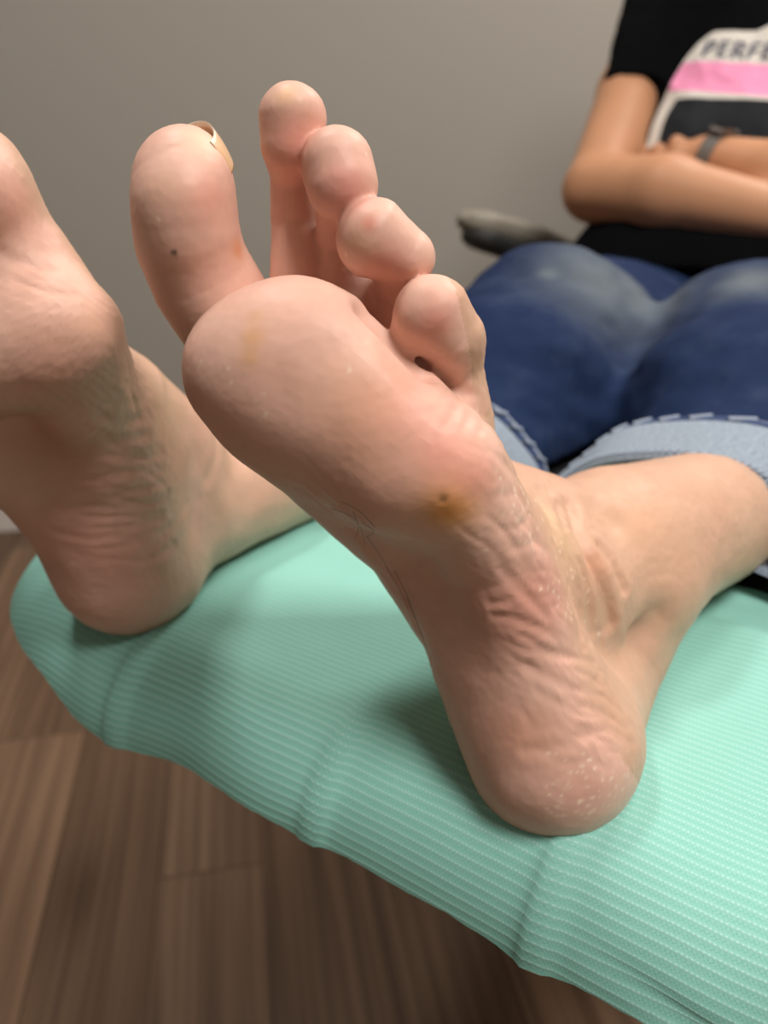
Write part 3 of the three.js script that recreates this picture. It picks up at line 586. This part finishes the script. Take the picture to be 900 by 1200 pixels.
// hair on the head: a shell grown out of the scalp, clear of the face
{
  const cap = ell(hd(0, 0.042, -0.018), axR, axU, 0.084, 0.094, 0.1), face = ell(hd(0, -0.03, 0.1), axR, axU, 0.066, 0.098, 0.075);
  const hf = sub(cap, face, 0.012), [a, b] = bounds([-0.1, 0.1].flatMap((q) => [-0.07, 0.15].flatMap((u) => [-0.14, 0.11].map((v) => hd(q, u, v)))), 0.01);
  mesh('hair', atSeat(fieldGeo(hf, a, b, 0.0045, ([x, y, z]) => ({ d: 0.004 * noise(x * 160, y * 40, z * 160), c: lin(58, 44, 34) }), camM)), new THREE.MeshStandardMaterial({ vertexColors: true, roughness: 0.6 }), person);
}

// ---- t-shirt
const inflate = (f, r) => (x, y, z) => f(x, y, z) - r;
const halfPlane = (f, p, n) => (x, y, z) => Math.max(f(x, y, z), (x - p[0]) * n[0] + (y - p[1]) * n[1] + (z - p[2]) * n[2]);
{
  const hemP = toC(P0.clone().add(V(0, -0.01, 0))), dn = V(...toC(P0)).sub(V(...toC(Sc))).normalize();
  const aN = (p, q) => { const v = V(...q).sub(V(...p)).normalize(); return [v.x, v.y, v.z]; };
  const sRend = C(741, 122, 1.13), sLend = C(960, 110, 1.06);
  const torso = uni(0.05, [inflate(trunk, 0.016), rc(spine(0.0, -0.075), spine(0.0, 0.075), 0.132, 0.132), rc(spine(0.62, -0.05, -0.02), spine(0.62, 0.05, -0.02), 0.105, 0.105)]);
  const slR = halfPlane(rc(toC(Sr), C(739, 150, 1.12), 0.074, 0.060), sRend, aN(toC(Sr), C(738, 130, 1.15)));
  const slL = halfPlane(rc(toC(Sl), eL, 0.074, 0.055), sLend, aN(toC(Sl), eL));
  const body = halfPlane(torso, hemP, [dn.x, dn.y, dn.z]);
  const shirtF = uni(0.03, [body, slR, slL]), neck = rc(toC(Sc.clone().add(V(0, 0.07, 0)).addScaledVector(CA, -0.01)), toC(Sc.clone().add(V(0, 0.3, 0))), 0.07, 0.1);
  const f = sub(shirtF, neck, 0.004), [a, b] = bounds([toC(P0), toC(Sr), toC(Sl), sRend, sLend, spine(0.5, 0, 0.1), spine(0.5, 0, -0.1)], 0.15);
  const shade = ([x, y, z]) => ({ d: 0.006 * noise(x * 16, y * 9, z * 16) + 0.002 * noise(x * 50, y * 30, z * 50), c: lin(11, 12, 14) });
  const shirt = mesh('t_shirt', atSeat(fieldGeo(f, a, b, 0.005, shade, camM)), new THREE.MeshPhysicalMaterial({ vertexColors: true, roughness: 1, specularIntensity: 0.1 }), person);
  // printed patch lying on the chest
  const cv = document.createElement('canvas'); cv.width = 512; cv.height = 512; const X = cv.getContext('2d');
  X.clearRect(0, 0, 512, 512);
  X.fillStyle = '#d9d4cc'; X.beginPath(); X.moveTo(60, 512); X.quadraticCurveTo(52, 380, 86, 290); X.quadraticCurveTo(112, 150, 190, 96); X.lineTo(330, 104); X.lineTo(430, 60); X.lineTo(512, 40); X.lineTo(512, 512); X.closePath(); X.fill();
  X.fillStyle = '#23262a'; X.beginPath(); X.moveTo(100, 512); X.quadraticCurveTo(96, 400, 122, 340); X.lineTo(512, 372); X.lineTo(512, 512); X.closePath(); X.fill();
  X.fillStyle = '#f29ac0'; X.beginPath(); X.moveTo(86, 304); X.quadraticCurveTo(92, 236, 118, 202); X.lineTo(512, 240); X.lineTo(512, 366); X.closePath(); X.fill();
  X.fillRect(470, 350, 42, 60);
  X.save(); X.translate(160, 190); X.rotate(0.10); X.fillStyle = '#3a3e55'; X.font = 'bold 84px sans-serif'; X.fillText('PERFE', 0, 0); X.restore();
  const tex = new THREE.CanvasTexture(cv); tex.colorSpace = THREE.SRGBColorSpace;
  const fS = (x, y, z) => f(x, y, z) - shade([x, y, z]).d, snap = snapper(fS), N = 60, pos = [], uv = [], idx = [], pm = [];
  // the patch's own flat frame in front of the chest, then pressed onto the cloth along the chest's facing
  const o = snap(847, 86, 0.9, 2) || C(847, 86, 1.1), ux = V(...C(905, 93, 1.09)).sub(V(...C(795, 92, 1.14))).normalize();
  const facing = V(...toC(V(0, CAM_H, 0).addScaledVector(CA, 1).add(V(0, -0.35, 0)))).normalize(), uy = facing.clone().cross(ux).normalize().multiplyScalar(-1), fw = ux.clone().cross(uy).normalize().multiplyScalar(-1);
  for (let j = 0; j <= N; j++) for (let i = 0; i <= N; i++) {
    const a2 = lerp(-0.1, 0.1, i / N), b2 = lerp(-0.1, 0.1, j / N);
    let p = V(...o).addScaledVector(ux, a2).addScaledVector(uy, b2).addScaledVector(fw, -0.12);
    let hit = false; for (let k = 0; k < 120; k++) { const d = fS(p.x, p.y, p.z); if (d < 0.0016) { hit = true; break; } p.addScaledVector(fw, Math.max(d * 0.6, 0.0004)); if (p.distanceTo(V(...o)) > 0.4) break; }
    pos.push(p.x, p.y, p.z); pm.push(hit); uv.push(i / N, j / N);
  }
  for (let j = 0; j < N; j++) for (let i = 0; i < N; i++) { const a2 = j * (N + 1) + i, b2 = a2 + 1, c = a2 + N + 1, d = c + 1; if (pm[a2] && pm[b2] && pm[c] && pm[d]) idx.push(a2, b2, c, b2, d, c); }
  const g = new THREE.BufferGeometry(); g.setAttribute('position', new THREE.Float32BufferAttribute(pos, 3)); g.setAttribute('uv', new THREE.Float32BufferAttribute(uv, 2)); g.setIndex(idx); g.applyMatrix4(camM); g.computeVertexNormals();
  const pr = mesh('shirt_print', atSeat(g), new THREE.MeshPhysicalMaterial({ map: tex, alphaTest: 0.5, roughness: 0.8, specularIntensity: 0.3, side: THREE.DoubleSide }), shirt);
  pr.userData.label = 'white, pink and grey print with dark lettering';
}

// ---- jeans with rolled cuffs
{
  const rR = [C(528, 575, 0.575), C(556, 530, 0.63)], cuffL0 = V(...C(784, 653, 0.43)), cuffL1 = V(...C(852, 596, 0.505));
  const Lax = cuffL1.clone().sub(cuffL0).normalize();
  const jl = uni(0.04, [rc([cuffL1.x, cuffL1.y, cuffL1.z], C(868, 510, 0.58), 0.068, 0.08), rc(C(868, 510, 0.58), K.kneeL, 0.08, 0.088), rc(K.kneeL, K.hipL, 0.09, 0.102)]);
  const jr = uni(0.04, [rc(rR[0], C(590, 480, 0.66), 0.066, 0.080), rc(C(596, 470, 0.66), K.kneeR, 0.082, 0.086), rc(K.kneeR, K.hipR, 0.088, 0.1)]);
  const pel = rc(spine(-0.02, -0.08), spine(-0.02, 0.08), 0.108, 0.108);
  let jf = uni(0.03, [jl, jr, pel]);
  jf = sub(jf, rc(C(740, 715, 0.37), [cuffL1.x + Lax.x * 0.05, cuffL1.y + Lax.y * 0.05, cuffL1.z + Lax.z * 0.05], 0.06, 0.055), 0.004);
  jf = rest(jf, 0.01, 0.003);
  const [a, b] = bounds([K.hipR, K.hipL, K.kneeR, K.kneeL, rR[0], [cuffL1.x, cuffL1.y, cuffL1.z], spine(0, 0.1), spine(0, -0.1)], 0.14);
  const jsnap = snapper(jf);
  const fade = [[705, 325, 0.055], [745, 345, 0.05], [645, 316, 0.014], [880, 325, 0.03]].map(([x, y, r]) => ({ p: jsnap(x, y) || C(x, y, 0.9), r }));
  const dn = lin(27, 43, 76), ft = lin(100, 108, 116);
  const shade = ([x, y, z]) => {
    const n = fbm(x * 30, y * 30, z * 30, 3), g = noise(x * 160, y * 160, z * 160);
    let k = 0; for (const e of fade) k = Math.max(k, Math.exp(-((dist3([x, y, z], e.p) / e.r) ** 2)));
    k = clamp(k * 0.95 + 0.14 * n + 0.07 * g, 0, 1); const m = 1 + 0.2 * n;
    return { d: 0.006 * noise(x * 12 + 4, y * 20, z * 12) + 0.0022 * noise(x * 45, y * 60, z * 45), c: [0, 1, 2].map((q) => lerp(dn[q] * m, ft[q], k)) };
  };
  const jeans = mesh('jeans', atSeat(fieldGeo(jf, a, b, 0.0045, shade, camM)), new THREE.MeshPhysicalMaterial({ vertexColors: true, roughness: 0.88, specularIntensity: 0.25 }), person);
  // rolled cuff: a thick turned-up band around an axis, with worn upper fold and stitched lower hem
  const weave = dataTex(256, 256, (u, v) => { const d = Math.sin((u * 64 + v * 64) * 2 * Math.PI) * 0.5 + 0.5, n = noise(u * 30, v * 120, 3), s = 40 * n + 30 * (d - 0.5) + 14 * noise(u * 90, v * 90, 8); return [142 + s, 154 + s, 168 + s]; }, true);
  const cuffMat = std(0xffffff, 0.9, { map: weave, bumpMap: weave, bumpScale: 0.0003, side: THREE.DoubleSide, specularIntensity: 0.2 });
  const darkDenim = std(new THREE.Color().setRGB(...lin(52, 70, 108)), 0.9), pale = std(new THREE.Color().setRGB(...lin(150, 162, 180)), 0.85);
  function cuff(c0, ax, upv, rad, len, flare, squash) {
    const T = ax.clone().normalize(), U = upv.clone().addScaledVector(T, -upv.dot(T)).normalize(), S = T.clone().cross(U).normalize();
    const keepUp = (p) => { const q = p.applyMatrix4(camM); q.y = Math.max(q.y, TOP + 0.004 + (q.y - TOP) * 0.05); return q.applyMatrix4(camInv); };
    const ring = (phi, l, r) => { const w = 1 + 0.05 * Math.sin(phi * 3 + 1) + 0.02 * Math.sin(phi * 7), k = r * w; return keepUp(c0.clone().addScaledVector(T, l + 0.004 * Math.sin(phi * 2 + 0.6)).addScaledVector(U, Math.cos(phi) * k * (Math.cos(phi) < 0 ? -0.12 : squash)).addScaledVector(S, 1.15 * Math.sign(Math.sin(phi)) * Math.pow(Math.abs(Math.sin(phi)), 0.88) * k)); };
    const prof = [[0.05, rad - 0.008], [0.02, rad - 0.006], [0.003, rad - 0.004], [-0.0005, rad - 0.001], [0.003, rad + 0.002], [0.012, rad + 0.003], [len * 0.5, rad + flare * 0.5 + 0.004], [len - 0.004, rad + flare + 0.003], [len, rad + flare], [len - 0.004, rad + flare - 0.005], [len - 0.02, rad + flare - 0.008]];
    const M = 160, pos = [], uv = [], idx = []; let ac = 0;
    prof.forEach(([l, r], i) => { if (i) ac += Math.hypot(l - prof[i - 1][0], r - prof[i - 1][1]); for (let j = 0; j <= M; j++) { const p = ring(j / M * 2 * Math.PI, l, r); pos.push(p.x, p.y, p.z); uv.push(j / M * 8, ac / 0.05); } });
    for (let i = 0; i + 1 < prof.length; i++) for (let j = 0; j < M; j++) { const q = i * (M + 1) + j; idx.push(q, q + M + 1, q + 1, q + 1, q + M + 1, q + M + 2); }
    const g = new THREE.BufferGeometry(); g.setAttribute('position', new THREE.Float32BufferAttribute(pos, 3)); g.setAttribute('uv', new THREE.Float32BufferAttribute(uv, 2)); g.setIndex(idx); g.applyMatrix4(camM); g.computeVertexNormals();
    const m = mesh('cuff', atSeat(g), cuffMat, jeans); m.userData.label = 'turned-up pale inside of the denim';
    // seam: a dark roll with pale worn stitches standing along the fold
    const loop = (l, r) => new THREE.CatmullRomCurve3(Array.from({ length: 64 }, (_, j) => ring(j / 64 * 2 * Math.PI, l, r)), true);
    const sg = new THREE.TubeGeometry(loop(len + 0.004, rad + flare - 0.001), 220, 0.0042, 8, true); sg.applyMatrix4(camM);
    mesh('seam_roll', atSeat(sg), darkDenim, jeans);
    const st = [];
    for (let j = 0; j < 34; j++) { const f0 = j / 34 * 2 * Math.PI, q = [0, 0.5, 1].map((e) => ring(f0 + e * 0.1, len + 0.004 + (e - 0.5) * 0.007, rad + flare + 0.0035)); st.push(new THREE.TubeGeometry(new THREE.CatmullRomCurve3(q), 6, 0.0017, 6)); }
    const eg = new THREE.TubeGeometry(loop(len + 0.009, rad + flare + 0.0015), 220, 0.0013, 6, true); st.push(eg);
    const hem = []; for (let j = 0; j < 150; j++) { const f0 = j / 150 * 2 * Math.PI; hem.push(new THREE.TubeGeometry(new THREE.CatmullRomCurve3([ring(f0, 0.0015, rad + 0.003), ring(f0 + 0.022, 0.004, rad + 0.0045)]), 2, 0.0008, 5)); }
    const tg = mergeGeometries(st); tg.applyMatrix4(camM); mesh('seam_stitching', atSeat(tg), pale, jeans);
    const hg = mergeGeometries(hem); hg.applyMatrix4(camM); mesh('hem_stitching', atSeat(hg), pale, jeans);
  }
  const upC = V(...axU);
  cuff(cuffL0, Lax, upC, 0.070, 0.058, 0.010, 0.78);
  cuff(V(...C(498, 610, 0.545)), V(...rR[1]).sub(V(...C(498, 610, 0.545))), upC, 0.064, 0.035, 0.006, 1.0);
}

// ---- wristwatch on the left wrist
{
  const c = V(...wL), T = V(...C(915, 208, 0.97)).sub(c).normalize(), q = c.clone().addScaledVector(T, 0.008), U = V(...axU); U.addScaledVector(T, -U.dot(T)).normalize(); const S = T.clone().cross(U).normalize();
  const p = q.clone().applyMatrix4(camM), t = tag(base('wristwatch', p), 'grey banded wristwatch on the crossed left wrist', 'watch');
  const rot = new THREE.Matrix4().makeBasis(T, U, S); const R3 = new THREE.Matrix4().extractRotation(camM).multiply(rot); t.quaternion.setFromRotationMatrix(R3);
  const band = std(new THREE.Color().setRGB(...lin(104, 100, 96)), 0.6), metal = std(new THREE.Color().setRGB(...lin(120, 118, 116)), 0.35, { metalness: 0.7 });
  const pr = []; for (const [x, r] of [[-0.009, 0.0295], [-0.0095, 0.0315], [-0.006, 0.0328], [0.006, 0.0328], [0.0095, 0.0315], [0.009, 0.0295]]) pr.push(new THREE.Vector2(r, x));
  const lg = new THREE.LatheGeometry(pr, 48); lg.rotateZ(-Math.PI / 2); mesh('watch_strap', lg, band, t);
  const cs = new THREE.CylinderGeometry(0.0175, 0.0165, 0.0085, 36); const m = mesh('watch_case', cs, metal, t); m.position.set(0, 0.0345, 0);
  const gl = mesh('watch_face', new THREE.CylinderGeometry(0.0145, 0.015, 0.0014, 36), std(0x0c0d10, 0.12), m); gl.position.y = 0.0048;
  for (const s of [-1, 1]) { const b = mesh('lug', new RoundedBoxGeometry(0.018, 0.006, 0.008, 3, 0.002), metal, m); b.position.set(0, -0.001, s * 0.0185); }
  const cr = mesh('crown', new THREE.CylinderGeometry(0.003, 0.003, 0.004, 16), metal, m); cr.rotation.z = Math.PI / 2; cr.position.x = 0.0195;
}
renderer.render(scene, camera);
